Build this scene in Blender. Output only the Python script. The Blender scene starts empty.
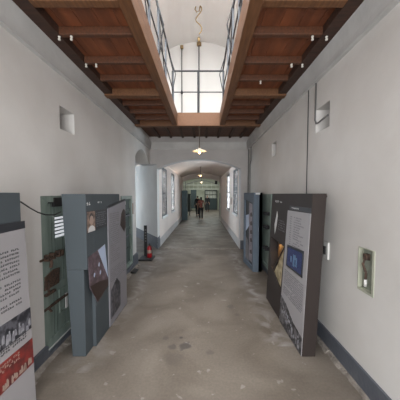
import bpy, math, random
from mathutils import Vector
C = bpy.context.scene.collection
sc = bpy.context.scene
random.seed(7)
R = math.radians

# ---------------- camera ----------------
cd = bpy.data.cameras.new('camera'); cam = bpy.data.objects.new('camera', cd); C.objects.link(cam)
cd.sensor_fit = 'HORIZONTAL'; cd.sensor_width = 36; cd.lens = 36*240/400
cd.shift_x = -0.0075; cd.shift_y = 0.015; cd.clip_start = 0.05; cd.clip_end = 200
cam.location = (0, 0, 1.7); cam.rotation_euler = (R(90)-math.atan(.05), 0, 0)
sc.camera = cam

# ---------------- world, lights, exposure ----------------
w = bpy.data.worlds.new('daylight'); sc.world = w; w.use_nodes = True
bg = w.node_tree.nodes['Background']; bg.inputs[0].default_value = (.80, .90, 1.0, 1); bg.inputs[1].default_value = 1.15
sc.view_settings.view_transform = 'Standard'; sc.view_settings.look = 'None'
sc.view_settings.exposure = 0.7; sc.view_settings.gamma = 1.0; sc.view_settings.use_curve_mapping = False

def area(name, loc, rot, sx, sy, power, col=(1, 1, 1)):
    d = bpy.data.lights.new(name, 'AREA'); d.shape = 'RECTANGLE'; d.size = sx; d.size_y = sy; d.energy = power; d.color = col
    o = bpy.data.objects.new(name, d); C.objects.link(o); o.location = loc; o.rotation_euler = rot
    return o
# windows and side passage bring daylight; roof, entrance and hall lamps are unseen added fill
area('roof_fill', (-.12, 1.6, 6.6), (0, 0, 0), 1.9, 5.0, 380, (1, .985, .96))  # unseen roof light, added to brighten the gallery
area('entrance_fill', (-.12, -2.4, 1.75), (R(90), 0, 0), 2.7, 3.0, 125, (1, .97, .925))  # unseen open entrance, added to light the near walls
area('side_passage_daylight', (-4.3, 9.5, 1.7), (R(90), 0, R(-60)), 1.6, 2.4, 15, (.74, .92, 1))
for y in (9.8, 12.2): area('window_daylight', (2.5, y, 2.0), (0, R(86), 0), 1.5, 1.5, 900, (1, .92, .82))
area('window_daylight', (-2.65, 12.5, 1.7), (0, R(-97), 0), 1.5, 1.3, 1100, (1, .92, .82))
area('window_daylight', (-1.90, 9.7, 3.15), (0, R(-50), 0), .6, 1.2, 420, (1, .92, .82))
area('hall_fill', (0, 21.5, 3.9), (0, 0, 0), 3.5, 5, 150, (.93, 1, .95))  # added fill lamp below the closed hall ceiling

# ---------------- materials ----------------
def mat(name, col, rough=.7, var=0.0, scale=4.0, bump=0.0, bscale=30, metal=0.0, col2=None, lo=.35, hi=.65, emit=None, estr=0, detail=6, stretch=(1, 1, 1), spec=.5):
    m = bpy.data.materials.new(name); m.use_nodes = True
    nt = m.node_tree; N = nt.nodes; L = nt.links; b = N['Principled BSDF']
    b.inputs['Base Color'].default_value = (*col, 1); b.inputs['Roughness'].default_value = rough
    b.inputs['Metallic'].default_value = metal; b.inputs['Specular IOR Level'].default_value = spec
    if emit: b.inputs['Emission Color'].default_value = (*emit, 1); b.inputs['Emission Strength'].default_value = estr
    if col2 is not None or var or bump:
        tc = N.new('ShaderNodeTexCoord'); mp = N.new('ShaderNodeMapping'); mp.inputs['Scale'].default_value = stretch
        L.new(tc.outputs['Object'], mp.inputs[0])
    if col2 is not None or var:
        if col2 is None: col2 = tuple(c*(1-var) for c in col)
        n = N.new('ShaderNodeTexNoise'); n.inputs['Scale'].default_value = scale; n.inputs['Detail'].default_value = detail
        L.new(mp.outputs[0], n.inputs['Vector'])
        r = N.new('ShaderNodeValToRGB'); r.color_ramp.elements[0].position = lo; r.color_ramp.elements[1].position = hi
        r.color_ramp.elements[0].color = (*col, 1); r.color_ramp.elements[1].color = (*col2, 1)
        L.new(n.outputs['Fac'], r.inputs[0]); L.new(r.outputs[0], b.inputs['Base Color'])
    if bump:
        n2 = N.new('ShaderNodeTexNoise'); n2.inputs['Scale'].default_value = bscale; n2.inputs['Detail'].default_value = 5
        L.new(mp.outputs[0], n2.inputs['Vector'])
        bp = N.new('ShaderNodeBump'); bp.inputs['Strength'].default_value = bump; bp.inputs['Distance'].default_value = .02
        L.new(n2.outputs['Fac'], bp.inputs['Height']); L.new(bp.outputs[0], b.inputs['Normal'])
    return m

M = {}
M['plaster'] = mat('white plaster', (.64, .63, .62), .85, col2=(.57, .555, .54), scale=1.3, bump=.12, bscale=9)
M['plaster_far'] = mat('warm white plaster', (.72, .645, .60), .85, col2=(.66, .585, .545), scale=1.1, bump=.2, bscale=9)
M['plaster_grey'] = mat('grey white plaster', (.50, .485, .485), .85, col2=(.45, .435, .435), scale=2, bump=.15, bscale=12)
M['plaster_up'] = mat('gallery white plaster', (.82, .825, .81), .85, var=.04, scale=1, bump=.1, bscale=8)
M['cornice'] = mat('cornice paint', (.53, .53, .53), .8, col2=(.46, .46, .46), scale=3, bump=.2, bscale=20)
M['dado'] = mat('blue grey paint', (.086, .096, .118), .55, col2=(.12, .128, .145), scale=6, lo=.5, hi=.8, bump=.3, bscale=25)
M['crust'] = mat('rough mortar', (.17, .15, .13), .95, col2=(.28, .25, .225), scale=14, bump=.8, bscale=40)
M['wood'] = mat('old timber', (.11, .038, .015), .6, col2=(.065, .024, .011), scale=7, stretch=(6, .6, 6), bump=.15, bscale=30)
M['plank'] = mat('red brown floorboards', (.25, .078, .030), .65, col2=(.15, .047, .020), scale=3, stretch=(4, .5, 1), bump=.1, bscale=30)
M['wood_light'] = mat('lighter planed timber', (.175, .075, .029), .6, col2=(.11, .046, .018), scale=6, stretch=(8, .7, 8), bump=.12, bscale=30)
M['wood_dark'] = mat('dark timber', (.065, .028, .018), .7, col2=(.035, .018, .012), scale=6, stretch=(1, 6, 6))
M['rail'] = mat('dark grey rail paint', (.022, .026, .032), .45)
M['rail_post'] = mat('blue grey post paint', (.075, .088, .105), .5)
M['green'] = mat('faded green door paint', (.25, .31, .28), .6, col2=(.185, .24, .215), scale=4, stretch=(1, 3, .6), bump=.2, bscale=20)
M['green_dark'] = mat('green paint darkened as gap shade', (.05, .075, .07), .7)  # darker copy of the door green, shade of gaps put into its colour
M['switch_metal'] = mat('grey green switch metal', (.30, .33, .28), .6, var=.3, scale=14)
M['vent_glow'] = mat('vent slats with emissive daylight', (.7, .7, .7), .6, emit=(.9, .93, 1), estr=.32)  # slats glow by themselves, daylight behind them put into the material
M['rust'] = mat('rusty iron', (.12, .07, .048), .8, col2=(.04, .028, .024), scale=30, bump=.6, bscale=60)
M['iron'] = mat('black iron', (.018, .018, .02), .6)
M['teal_grey'] = mat('teal grey panel board', (.072, .086, .097), .55, var=.08, scale=1.5, spec=.15)
M['blue_grey'] = mat('blue grey panel board', (.115, .145, .185), .5, var=.08, scale=2, spec=.15)
M['brown_grey'] = mat('dark brown panel board', (.039, .031, .029), .5, var=.1, scale=2, spec=.15)
M['board'] = mat('pale grey print board', (.33, .32, .335), .45)
M['board_mauve'] = mat('mauve grey print board', (.22, .215, .24), .45)
M['band'] = mat('near black print band', (.022, .024, .03), .5)
M['ink'] = mat('dark print ink', (.035, .035, .04), .6)
M['ink_grey'] = mat('grey print ink', (.16, .155, .17), .6)
M['ink_white'] = mat('white print ink', (.6, .6, .6), .6)
M['photo_dark'] = mat('dark photograph print', (.02, .022, .03), .4, col2=(.10, .10, .12), scale=18, lo=.45, hi=.6)
M['photo_grey'] = mat('grey photograph print', (.018, .018, .022), .4, col2=(.13, .125, .135), scale=22, lo=.42, hi=.58)
M['photo_light'] = mat('pale shirt in photograph', (.36, .36, .39), .5, col2=(.18, .18, .21), scale=25)
M['photo_skin'] = mat('brown portrait print', (.30, .20, .15), .5, col2=(.08, .05, .04), scale=25)
M['photo_red'] = mat('red photograph print', (.26, .030, .025), .45, col2=(.09, .02, .02), scale=14)
M['photo_cream'] = mat('cream detail in print', (.34, .25, .21), .5)
M['photo_mauve'] = mat('mauve building print', (.075, .052, .062), .45, col2=(.20, .15, .18), scale=14, lo=.45, hi=.75)
M['photo_brown'] = mat('dark brown print', (.035, .02, .018), .45)
M['photo_sky'] = mat('pale sky print', (.42, .50, .66), .45)
M['map_print'] = mat('pale map print', (.30, .28, .32), .5, col2=(.19, .17, .20), scale=9)
M['paper'] = mat('yellowed crumpled paper', (.50, .42, .27), .7, col2=(.20, .16, .08), scale=12, bump=.6, bscale=20)
M['niche'] = mat('brown lined niche', (.16, .095, .055), .7)
M['screen'] = mat('lit blue screen', (.012, .018, .05), .25, emit=(.003, .006, .026), estr=1.0)
M['screen_pic'] = mat('pale blue lit picture', (.06, .11, .17), .3, emit=(.01, .022, .045), estr=1.0)
M['window_frame'] = mat('dark blue grey window paint', (.028, .038, .05), .5)
M['sill'] = mat('white sill', (.7, .7, .7), .6)
M['ceramic'] = mat('white glazed ceramic', (.62, .60, .55), .3)
M['ochre'] = mat('aged brass', (.42, .30, .15), .45, metal=.4, var=.4, scale=30)
M['cable'] = mat('black cable', (.015, .017, .018), .5)
M['conduit'] = mat('grey conduit', (.13, .13, .13), .6)
M['shade'] = mat('white enamel lamp shade', (.55, .50, .42), .35)
M['brass'] = mat('dark lamp fitting', (.07, .05, .035), .4, metal=.6)
M['bulb'] = mat('glowing bulb', (1, .9, .7), .4, emit=(1, .60, .28), estr=7)
M['ext_red'] = mat('red painted cylinder', (.33, .012, .018), .3)
M['rubber'] = mat('black rubber', (.012, .012, .013), .6)
M['white_plastic'] = mat('white plastic', (.68, .68, .66), .4)
M['teal_cab'] = mat('teal cabinet paint', (.085, .15, .18), .5, var=.1)
M['teal_dark'] = mat('dark teal door paint', (.030, .045, .048), .6)
M['steel_dark'] = mat('dark steel', (.03, .036, .036), .5)
M['cream_wall'] = mat('cream green wall', (.42, .43, .35), .8, col2=(.34, .36, .29), scale=3)
M['bright_bar'] = mat('pale painted bar', (.55, .56, .50), .6)
M['skin'] = mat('skin', (.36, .21, .15), .6)
M['hair'] = mat('black hair', (.012, .010, .009), .5)
M['red_cloth'] = mat('red patterned cloth', (.30, .055, .045), .8, col2=(.36, .22, .17), scale=16, lo=.5, hi=.6)
M['dark_cloth'] = mat('black cloth', (.014, .014, .017), .85)
M['grey_cloth'] = mat('charcoal cloth', (.03, .03, .034), .85)
M['shoe_white'] = mat('white shoe', (.6, .58, .55), .5)

def glass():
    m = bpy.data.materials.new('window glass'); m.use_nodes = True; nt = m.node_tree; N = nt.nodes
    N.remove(N['Principled BSDF']); o = N['Material Output']
    t = N.new('ShaderNodeBsdfTransparent'); t.inputs[0].default_value = (.42, .47, .52, 1)
    g = N.new('ShaderNodeBsdfGlossy'); g.inputs['Roughness'].default_value = .05
    x = N.new('ShaderNodeMixShader'); x.inputs[0].default_value = .08
    nt.links.new(t.outputs[0], x.inputs[1]); nt.links.new(g.outputs[0], x.inputs[2]); nt.links.new(x.outputs[0], o.inputs[0])
    return m
M['glass'] = glass()

def floor_mat():
    m = bpy.data.materials.new('worn concrete'); m.use_nodes = True; nt = m.node_tree; N = nt.nodes; L = nt.links; b = N['Principled BSDF']
    b.inputs['Specular IOR Level'].default_value = .35
    tc = N.new('ShaderNodeTexCoord')
    def noise(s, d=6, dist=0):
        n = N.new('ShaderNodeTexNoise'); n.inputs['Scale'].default_value = s; n.inputs['Detail'].default_value = d; n.inputs['Distortion'].default_value = dist
        L.new(tc.outputs['Object'], n.inputs['Vector']); return n.outputs['Fac']
    def ramp(i, a, bb, ca, cb):
        r = N.new('ShaderNodeValToRGB'); r.color_ramp.elements[0].position = a; r.color_ramp.elements[1].position = bb
        r.color_ramp.elements[0].color = (*ca, 1); r.color_ramp.elements[1].color = (*cb, 1); L.new(i, r.inputs[0]); return r.outputs[0]
    def mix(f, a, bb):
        x = N.new('ShaderNodeMix'); x.data_type = 'RGBA'; L.new(f, x.inputs[0])
        for s, v in ((6, a), (7, bb)):
            if isinstance(v, tuple): x.inputs[s].default_value = (*v, 1)
            else: L.new(v, x.inputs[s])
        return x.outputs[2]
    def math_(op, a, bb, clamp=False):
        x = N.new('ShaderNodeMath'); x.operation = op; x.use_clamp = clamp
        for s, v in ((0, a), (1, bb)):
            if isinstance(v, (int, float)): x.inputs[s].default_value = v
            else: L.new(v, x.inputs[s])
        return x.outputs[0]
    base = ramp(noise(1.3, 9, .8), .36, .66, (.116, .096, .078), (.178, .153, .129))
    fine = ramp(noise(45, 4), .35, .7, (.84, .84, .84), (1, 1, 1))
    mx = N.new('ShaderNodeMix'); mx.data_type = 'RGBA'; mx.blend_type = 'MULTIPLY'; mx.inputs[0].default_value = 1
    L.new(base, mx.inputs[6]); L.new(fine, mx.inputs[7]); col = mx.outputs[2]
    sep = N.new('ShaderNodeSeparateXYZ'); L.new(tc.outputs['Object'], sep.inputs[0])
    # pale worn strips of mortar along both walls
    for xc, wd, y0, y1, amt in ((.88, .22, 2.6, 7.2, .75), (-1.22, .28, 2.2, 7.2, .6), (-1.05, .35, 7.5, 16, .35)):
        d = math_('SUBTRACT', sep.outputs[0], xc); d = math_('ABSOLUTE', d, 0)
        f = math_('SUBTRACT', 1.0, math_('DIVIDE', d, wd), True)
        g = math_('MULTIPLY', math_('GREATER_THAN', sep.outputs[1], y0), math_('LESS_THAN', sep.outputs[1], y1))
        n = N.new('ShaderNodeMapRange'); n.inputs[1].default_value = .42; n.inputs[2].default_value = .68; L.new(noise(3.2, 8, 1.2), n.inputs[0])
        f = math_('MULTIPLY', math_('MULTIPLY', math_('MULTIPLY', f, n.outputs[0]), g), amt*1.8, True)
        col = mix(f, col, (.24, .225, .215))
    # scattered pale chips
    chips = N.new('ShaderNodeMapRange'); chips.inputs[1].default_value = .665; chips.inputs[2].default_value = .70; L.new(noise(7, 3, .4), chips.inputs[0])
    col = mix(math_('MULTIPLY', chips.outputs[0], .45), col, (.29, .275, .26))
    # dark oily spots
    for x, y, r, a in ((-.205, 2.61, .085, .75), (-.335, 2.59, .055, .55), (-.43, 2.76, .05, .4), (-.26, 2.76, .025, .8), (.08, 2.5, .05, .4), (.42, 3.55, .07, .4), (.48, 3.3, .05, .3), (-.3, 2.4, .12, .22), (.3, 4.4, .1, .2)):
        v = N.new('ShaderNodeVectorMath'); v.operation = 'DISTANCE'; L.new(tc.outputs['Object'], v.inputs[0]); v.inputs[1].default_value = (x, y, 0)
        d = math_('ADD', v.outputs['Value'], math_('MULTIPLY', math_('SUBTRACT', noise(16, 3), .5), r*1.5))
        f = math_('MULTIPLY', math_('SUBTRACT', 1.0, math_('DIVIDE', d, r), True), a*2.2)
        f = math_('MINIMUM', f, a)
        col = mix(f, col, (.05, .045, .042))
    L.new(col, b.inputs['Base Color'])
    L.new(ramp(noise(2.5, 5), .3, .7, (.42, .42, .42), (.62, .62, .62)), b.inputs['Roughness'])
    bp = N.new('ShaderNodeBump'); bp.inputs['Strength'].default_value = .25; bp.inputs['Distance'].default_value = .01
    L.new(noise(12, 8), bp.inputs['Height']); L.new(bp.outputs[0], b.inputs['Normal'])
    return m
M['floor'] = floor_mat()

# ---------------- mesh helpers ----------------
class MB:
    def __init__(s): s.v = []; s.f = []
    def add(s, vs, fs):
        n = len(s.v); s.v += [tuple(v) for v in vs]; s.f += [tuple(i+n for i in f) for f in fs]; return s
    def box(s, x0, x1, y0, y1, z0, z1):
        x0, x1 = sorted((x0, x1)); y0, y1 = sorted((y0, y1)); z0, z1 = sorted((z0, z1))
        return s.add([(x0, y0, z0), (x1, y0, z0), (x1, y1, z0), (x0, y1, z0), (x0, y0, z1), (x1, y0, z1), (x1, y1, z1), (x0, y1, z1)],
                     [(0, 3, 2, 1), (4, 5, 6, 7), (0, 1, 5, 4), (1, 2, 6, 5), (2, 3, 7, 6), (3, 0, 4, 7)])
    def prism(s, pts, axis, a, b):   # 2D polygon extruded along an axis; 'x': pts=(y,z), 'y': pts=(x,z), 'z': pts=(x,y)
        def P(p, t): return {'x': (t, p[0], p[1]), 'y': (p[0], t, p[1]), 'z': (p[0], p[1], t)}[axis]
        n = len(pts); ar = sum(pts[i][0]*pts[(i+1) % n][1]-pts[(i+1) % n][0]*pts[i][1] for i in range(n))
        if (ar < 0): pts = pts[::-1]
        a, b = min(a, b), max(a, b)
        fs = [tuple(range(n))[::-1], tuple(range(n, 2*n))]+[(i, (i+1) % n, n+(i+1) % n, n+i) for i in range(n)]
        if axis == 'y': fs = [f[::-1] for f in fs]
        return s.add([P(p, a) for p in pts]+[P(p, b) for p in pts], fs)
    def tube(s, pts, r, n=8):
        pts = [Vector(p) for p in pts]; k = len(pts); rings = []
        up = Vector((.13, .21, .97)).normalized()
        for i, p in enumerate(pts):
            t = (pts[min(i+1, k-1)]-pts[max(i-1, 0)]).normalized()
            if abs(t.dot(up)) > .95: up = Vector((1, .1, 0)).normalized()
            u = t.cross(up).normalized(); v = t.cross(u)
            rr = r[i] if isinstance(r, (list, tuple)) else r
            rings.append([p+(u*math.cos(2*math.pi*j/n)+v*math.sin(2*math.pi*j/n))*rr for j in range(n)])
        vs = [q for ring in rings for q in ring]; fs = []
        for i in range(k-1):
            for j in range(n): fs.append((i*n+j, i*n+(j+1) % n, (i+1)*n+(j+1) % n, (i+1)*n+j))
        fs += [tuple(range(n))[::-1], tuple((k-1)*n+j for j in range(n))]
        return s.add(vs, fs)
    def lathe(s, prof, c, n=20):
        k = len(prof); vs = []; fs = []
        for r, z in prof: vs += [(c[0]+max(r, 1e-4)*math.cos(2*math.pi*j/n), c[1]+max(r, 1e-4)*math.sin(2*math.pi*j/n), c[2]+z) for j in range(n)]
        for i in range(k-1):
            for j in range(n): fs.append((i*n+j, i*n+(j+1) % n, (i+1)*n+(j+1) % n, (i+1)*n+j))
        return s.add(vs, fs)
    def ring(s, o, h, axis, a, b):   # quad frame o with quad hole h
        for i in range(4):
            j = (i+1) % 4
            s.prism([o[i], o[j], h[j], h[i]], axis, a, b)
        return s
    def wmap(s, fn): s.v = [fn(*v) for v in s.v]; return s

def obj(name, mb, m, parent=None, smooth=False, bevel=0):
    me = bpy.data.meshes.new(name)
    off = Vector(parent['_o']) if parent is not None and '_o' in parent else Vector((0, 0, 0))
    me.from_pydata([tuple(Vector(v)-off) for v in mb.v], [], mb.f); me.materials.append(M[m]); me.validate(); me.update()
    if smooth:
        for p in me.polygons: p.use_smooth = True
    o = bpy.data.objects.new(name, me); C.objects.link(o)
    if parent is not None: o.parent = parent; o['_o'] = tuple(off)
    if bevel:
        b = o.modifiers.new('bevel', 'BEVEL'); b.width = bevel; b.segments = 2; b.limit_method = 'ANGLE'
    return o
def tag(o, label, cat, group=None):
    o['label'] = label; o['category'] = cat
    if group: o['group'] = group
    return o
def thing(name, label, cat, loc=(0, 0, 0), group=None):
    o = bpy.data.objects.new(name, None); C.objects.link(o); o.location = loc; o['_o'] = tuple(loc); o.empty_display_size = .1
    return tag(o, label, cat, group)
def one(name, label, cat, mb, m, loc=(0, 0, 0), group=None, **k):   # a thing that is a single mesh, origin at loc
    mb.v = [tuple(Vector(v)-Vector(loc)) for v in mb.v]
    o = obj(name, mb, m, None, **k); o.location = loc; return tag(o, label, cat, group)
def struct(name, mb, m, parent=None, **k):
    o = obj(name, mb, m, parent, **k)
    if parent is None: o['kind'] = 'structure'
    return o
def copy_tree(o, parent=None):
    c = o.copy(); C.objects.link(c)
    if parent is not None: c.parent = parent
    for ch in list(o.children): copy_tree(ch, c)
    return c

XL, XR, ZC = -1.62, 1.38, 3.27      # near hall walls, underside of the gallery timbers
YE = 7.35                            # wall with the big arch
CL, CR = -1.40, 1.15                 # far corridor walls
YC = 16.6                            # end of far corridor
def cells(mb, axis, a, b, us, vs, holes):
    for i in range(len(us)-1):
        for j in range(len(vs)-1):
            uc, vc = (us[i]+us[i+1])/2, (vs[j]+vs[j+1])/2
            if any(h[0] < uc < h[1] and h[2] < vc < h[3] for h in holes): continue
            if axis == 'x': mb.box(a, b, us[i], us[i+1], vs[j], vs[j+1])
            else: mb.box(us[i], us[i+1], a, b, vs[j], vs[j+1])
def wall(mb, axis, a, b, u0, u1, z0, z1, holes):
    us = sorted({u0, u1} | {h[0] for h in holes} | {h[1] for h in holes}); zs = sorted({z0, z1} | {h[2] for h in holes} | {h[3] for h in holes})
    cells(mb, axis, a, b, us, zs, holes)
def arch(mb, axis, a, b, u0, u1, spring, apex, top, n=20):
    h = apex-spring; wdt = (u1-u0)/2; rad = (wdt*wdt+h*h)/(2*h); c = (u0+u1)/2
    def z(u): return spring+math.sqrt(max(rad*rad-(u-c)**2, 0))-(rad-h)
    for i in range(n):
        a0 = u0+(u1-u0)*i/n; a1 = u0+(u1-u0)*(i+1)/n
        mb.prism([(a0, z(a0)), (a1, z(a1)), (a1, top), (a0, top)], axis, a, b)

# ---------------- structure ----------------
struct('floor', MB().box(-5, 5, -2.6, 27, -.12, 0), 'floor')

m = MB()   # left wall with cell door recess, vent recess and side archway
D1 = (2.39, 3.25, .055, 1.68); V1 = (2.76, 3.07, 2.44, 2.70); D2 = (4.72, 5.45, .12, 1.66)
wall(m, 'x', XL-.30, XL, -2.5, 5.78, 0, 6.0, [D1, V1, D2])
m.box(XL-.36, XL-.30, -2.5, 5.78, 0, 6.0)
arch(m, 'x', XL-.36, XL, 5.78, 7.2, 2.60, 2.88, 6.0, 14)
m.box(XL-.36, XL, 7.2, YE, 2.6, 6.0)
struct('wall_left', m, 'plaster')
m = MB()
V2 = (2.66, 2.98, 2.44, 2.72); V3 = (4.58, 4.86, 2.44, 2.70); D3 = (4.75, 5.60, .12, 1.70); E1 = (1.90, 2.10, .86, 1.24)
wall(m, 'x', XR, XR+.30, -2.5, YE, 0, 6.0, [V2, V3, D3, E1])
m.box(XR+.30, XR+.36, -2.5, YE, 0, 6.0)
struct('wall_right', m, 'plaster')
m = MB()   # end wall carrying the big arch
arch(m, 'y', YE, YE+.35, CL+.001, CR, 2.47, 2.76, 3.5, 28)
m.box(CR, XR+.3, YE, YE+.35, 0, 3.5); m.box(XL-.3, CL, YE, YE+.35, 2.6, 3.5)
struct('wall_end', m, 'plaster_grey')
# splayed wall and ceiling seen through the side archway
m = MB(); m.prism([(CL, 7.34), (CL, 7.70), (-1.55, 7.72), (-2.95, 10.35), (-3.08, 10.28)], 'z', 0, 2.79)
struct('wall_splayed', m, 'plaster')
struct('ceiling_side_passage', MB().prism([(XL-.36, 4.8), (-4.6, 4.8), (-4.6, 10.3), (-3.1, 10.3), (XL-.05, 7.75), (XL-.05, 7.2), (XL-.36, 7.2)], 'z', 2.78, 2.9), 'plaster_grey')
struct('wall_side_passage_light_block', MB().box(-4.6, XL-.36, 4.7, 4.8, 0, 2.9).box(-4.7, -4.6, 4.7, 8.9, 0, 2.9), 'plaster')  # unseen outer wall added to narrow the opening and cut the daylight
# far corridor walls with windows
WL = [(8.2, 9.25, .88, 2.62), (10.6, 11.65, .88, 2.62)]; WR = [(7.95, 9.05, .98, 2.58), (10.35, 11.45, .98, 2.58)]
WLx = WL; WRx = WR
m = MB(); wall(m, 'x', CL-.16, CL, 7.70, YC, 0, 2.78, WLx); struct('wall_corridor_left', m, 'plaster_far')
m = MB(); wall(m, 'x', CR, CR+.22, YE+.35, YC, 0, 2.78, WRx); struct('wall_corridor_right', m, 'plaster_far')
m = MB(); arch(m, 'y', YE+.35, YC, CL-.2, CR+.22, 2.78, 3.12, 3.6, 24); struct('ceiling_corridor', m, 'plaster_far')
m = MB(); arch(m, 'y', YC, YC+.3, CL, CR, 2.55, 2.80, 4.3, 16); m.box(CL-3, CL, YC, YC+.3, 0, 4.3); m.box(CR, CR+3, YC, YC+.3, 0, 4.3)
struct('wall_corridor_end', m, 'plaster_far')
# hall beyond
m = MB(); m.box(-4.3, 4.3, 26, 26.2, 0, 4.3); struct('wall_far_hall', m, 'cream_wall')
m = MB(); m.box(-4.4, -4.3, YC, 26.2, 0, 4.3); struct('wall_hall_left', m, 'cream_wall')
m = MB(); m.box(4.3, 4.4, YC, 26.2, 0, 4.3); struct('wall_hall_right', m, 'cream_wall')
struct('ceiling_hall', MB().box(-4.4, 4.4, YC, 26.2, 4.3, 4.4), 'plaster_far')
# gallery level: end wall and vault, with an unseen roof opening added for light
struct('wall_gallery_end', MB().box(XL-.3, XR+.3, YE, YE+.3, 3.5, 6.6), 'plaster_up')
m = MB(); arch(m, 'y', 4.3, YE, XL, XR, 5.55, 6.2, 6.7, 26); struct('ceiling_gallery', m, 'plaster_up')
m = MB(); m.box(XL, -1.1, -2.5, 4.3, 6.0, 6.3); m.box(.86, XR, -2.5, 4.3, 6.0, 6.3); m.box(-1.1, .86, -2.5, -1.2, 6.0, 6.3)
struct('ceiling_added_roof_opening', m, 'plaster_up')

# cornices
for nm, x0, s in (('trim_1', XL, 1), ('trim_2', XR, -1)):
    m = MB(); m.prism([(x0, 3.08), (x0+.035*s, 3.08), (x0+.04*s, 3.12), (x0+.06*s, 3.22), (x0+.07*s, ZC), (x0, ZC)], 'y', -2.4, YE)
    m.box(x0, x0+.045*s, -2.4, YE, 3.045, 3.07)
    struct(nm, m, 'cornice')
m = MB(); m.prism([(YE, 3.04), (YE-.03, 3.04), (YE-.04, 3.12), (YE-.07, 3.24), (YE-.07, ZC), (YE, ZC)], 'x', XL+.07, XR-.07)
struct('trim_3', m, 'cornice')
# painted skirting
m = MB()
for a, b, h in ((-2.4, D1[0], .14), (D1[1], D2[0], .2), (D2[1], 5.79, .28)): m.box(XL, XL+.035, a, b, 0, h)
m.box(XL-.034, XL+.035, D1[0], D1[1], 0.001, .054); m.box(XL, XL+.035, D2[0], D2[1], 0, .11)
m.box(XL-.36, XL+.035, 5.78, 5.80, 0, .26)
struct('baseboard_left', m, 'dado')
m = MB(); m.box(XR-.02, XR, -2.4, D3[0], .03, .20); m.box(XR-.02, XR, D3[0], D3[1], .0, .11); m.box(XR-.02, XR, D3[1], YE, 0, .24)
struct('baseboard_right', m, 'dado')
m = MB()
y = -2.4
while y < 4.7:
    L_ = random.uniform(.06, .16); d = random.uniform(.045, .085)
    m.prism([(XR, 0), (XR-d, 0), (XR-d*.75, .022+random.uniform(0, .012)), (XR, .034)], 'y', y, y+L_); y += L_
struct('trim_4', m, 'crust')
m = MB()
y = -2.4
while y < 5.7:
    L_ = random.uniform(.06, .16); d = random.uniform(.05, .10)
    m.prism([(XL+.03, 0), (XL+.03+d, 0), (XL+.03+d*.5, random.uniform(.008, .018)), (XL+.03, .022)], 'y', y, y+L_); y += L_
struct('trim_5', m, 'crust')
m = MB(); m.box(CR, XR-.03, YE-.02, YE, 0, .27); struct('baseboard_end', m, 'dado')
dx, dy = -1.6, 2.9
ln = math.hypot(dx, dy); nx, ny = -dy/ln, dx/ln
m = MB(); m.prism([(CL+.012, 7.32), (CL+.012, 7.70), (CL, 7.70), (CL, 7.34), (-3.08, 10.28), (-3.10, 10.26)], 'z', 0, .36); struct('baseboard_splayed', m, 'dado')
m = MB(); m.box(CL, CL+.02, 7.70, YC, 0, .26); struct('baseboard_corridor_left', m, 'plaster_grey')
m = MB(); m.box(CR-.02, CR, YE, YC, 0, .26); struct('baseboard_corridor_right', m, 'plaster_grey')
m = MB(); m.box(CL+.02, CR-.02, YE-.02, YE+.06, 0, .012); struct('trim_6', m, 'crust')

# windows of the corridor
def window(name, face, out, y0, y1, z0, z1):
    s = 1 if out > face else -1
    t = 0.06
    a, b = face+s*.05, face+s*.10
    m = MB(); m.ring([(y0, z0), (y1, z0), (y1, z1), (y0, z1)], [(y0+t, z0+t), (y1-t, z0+t), (y1-t, z1-t), (y0+t, z1-t)], 'x', face-s*.012, face+s*.018)
    o = struct(name, m, 'window_frame')
    zm = (z0+z1)/2-.02; ym = (y0+y1)/2
    for nm, za, zb, xx in (('upper_sash', zm-.02, z1-t, .008), ('lower_sash', z0+t, zm+.02, -.006)):
        m = MB(); q = .03
        m.ring([(y0+t, za), (y1-t, za), (y1-t, zb), (y0+t, zb)], [(y0+t+q, za+q), (y1-t-q, za+q), (y1-t-q, zb-q), (y0+t+q, zb-q)], 'x', face+s*xx, face+s*(xx+.014))
        for k in (1, 2): zz = za+(zb-za)*k/3; m.box(face+s*(xx+.002), face+s*(xx+.012), y0+t+q, y1-t-q, zz-.012, zz+.012)
        m.box(face+s*(xx+.002), face+s*(xx+.012), ym-.012, ym+.012, za+q, zb-q)
        f = obj(nm, m, 'window_frame', o)
        obj('glass', MB().box(face+s*(xx+.006), face+s*(xx+.008), y0+t+q-.01, y1-t-q+.01, za+q-.01, zb-q+.01), 'glass', f)
    obj('sill', MB().box(face-s*.05, face+s*.04, y0-.03, y1+.03, z0-.03, z0+.035), 'sill', o, bevel=.004)
i = 1
for h in WLx: window('window_%d' % i, CL, CL-1, *h); i += 1
for h in WRx: window('window_%d' % i, CR, CR+1, *h); i += 1

# ---------------- gallery timbers ----------------
JY = [(.6, .05), (1.05, .05), (1.5, .05), (2.07, .08), (2.47, .055), (2.98, .055), (3.42, .05), (3.90, .13), (4.34, .055), (4.76, .055), (5.15, .055)]
def walkway(nm, label, xw, xb0, xb1, s):
    t = thing(nm, label, 'walkway', ((xw+xb0)/2, 2.7, ZC))
    xw += .072*s
    m = MB(); x = min(xw, xb1 if s > 0 else xb0); x1 = max(xw, xb1 if s > 0 else xb0)
    k = x
    while k < x1-.01:
        e = min(k+.185, x1); m.box(k+.003, e-.003, -.4, 5.48, 3.35, 3.40+random.uniform(0, .003)); k = e
    obj('floorboards', m, 'plank', t)
    a, b = (xw+.0*s, xb0) if s > 0 else (xb1, xw)
    for j, (y, wd) in enumerate(JY):
        z0 = ZC-.03 if wd > .1 else ZC
        obj('joist', MB().box(a, b, y-wd/2, y+wd/2, z0, 3.35), 'wood_light' if wd > .06 else 'wood', t, bevel=.006)
    obj('wall_plate', MB().box(xw+.003*s, xw+.13*s, -.4, 5.48, ZC-.005, ZC+.10), 'wood_dark', t)
    obj('edge_beam', MB().box(xb0, xb1, -.4, 5.48, 3.25, 3.52), 'wood_light', t, bevel=.006)
    return t
walkway('timber_walkway', 'brown timber gallery walkway overhead along the left wall, open joists showing', XL, -.69, -.575, 1)
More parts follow.
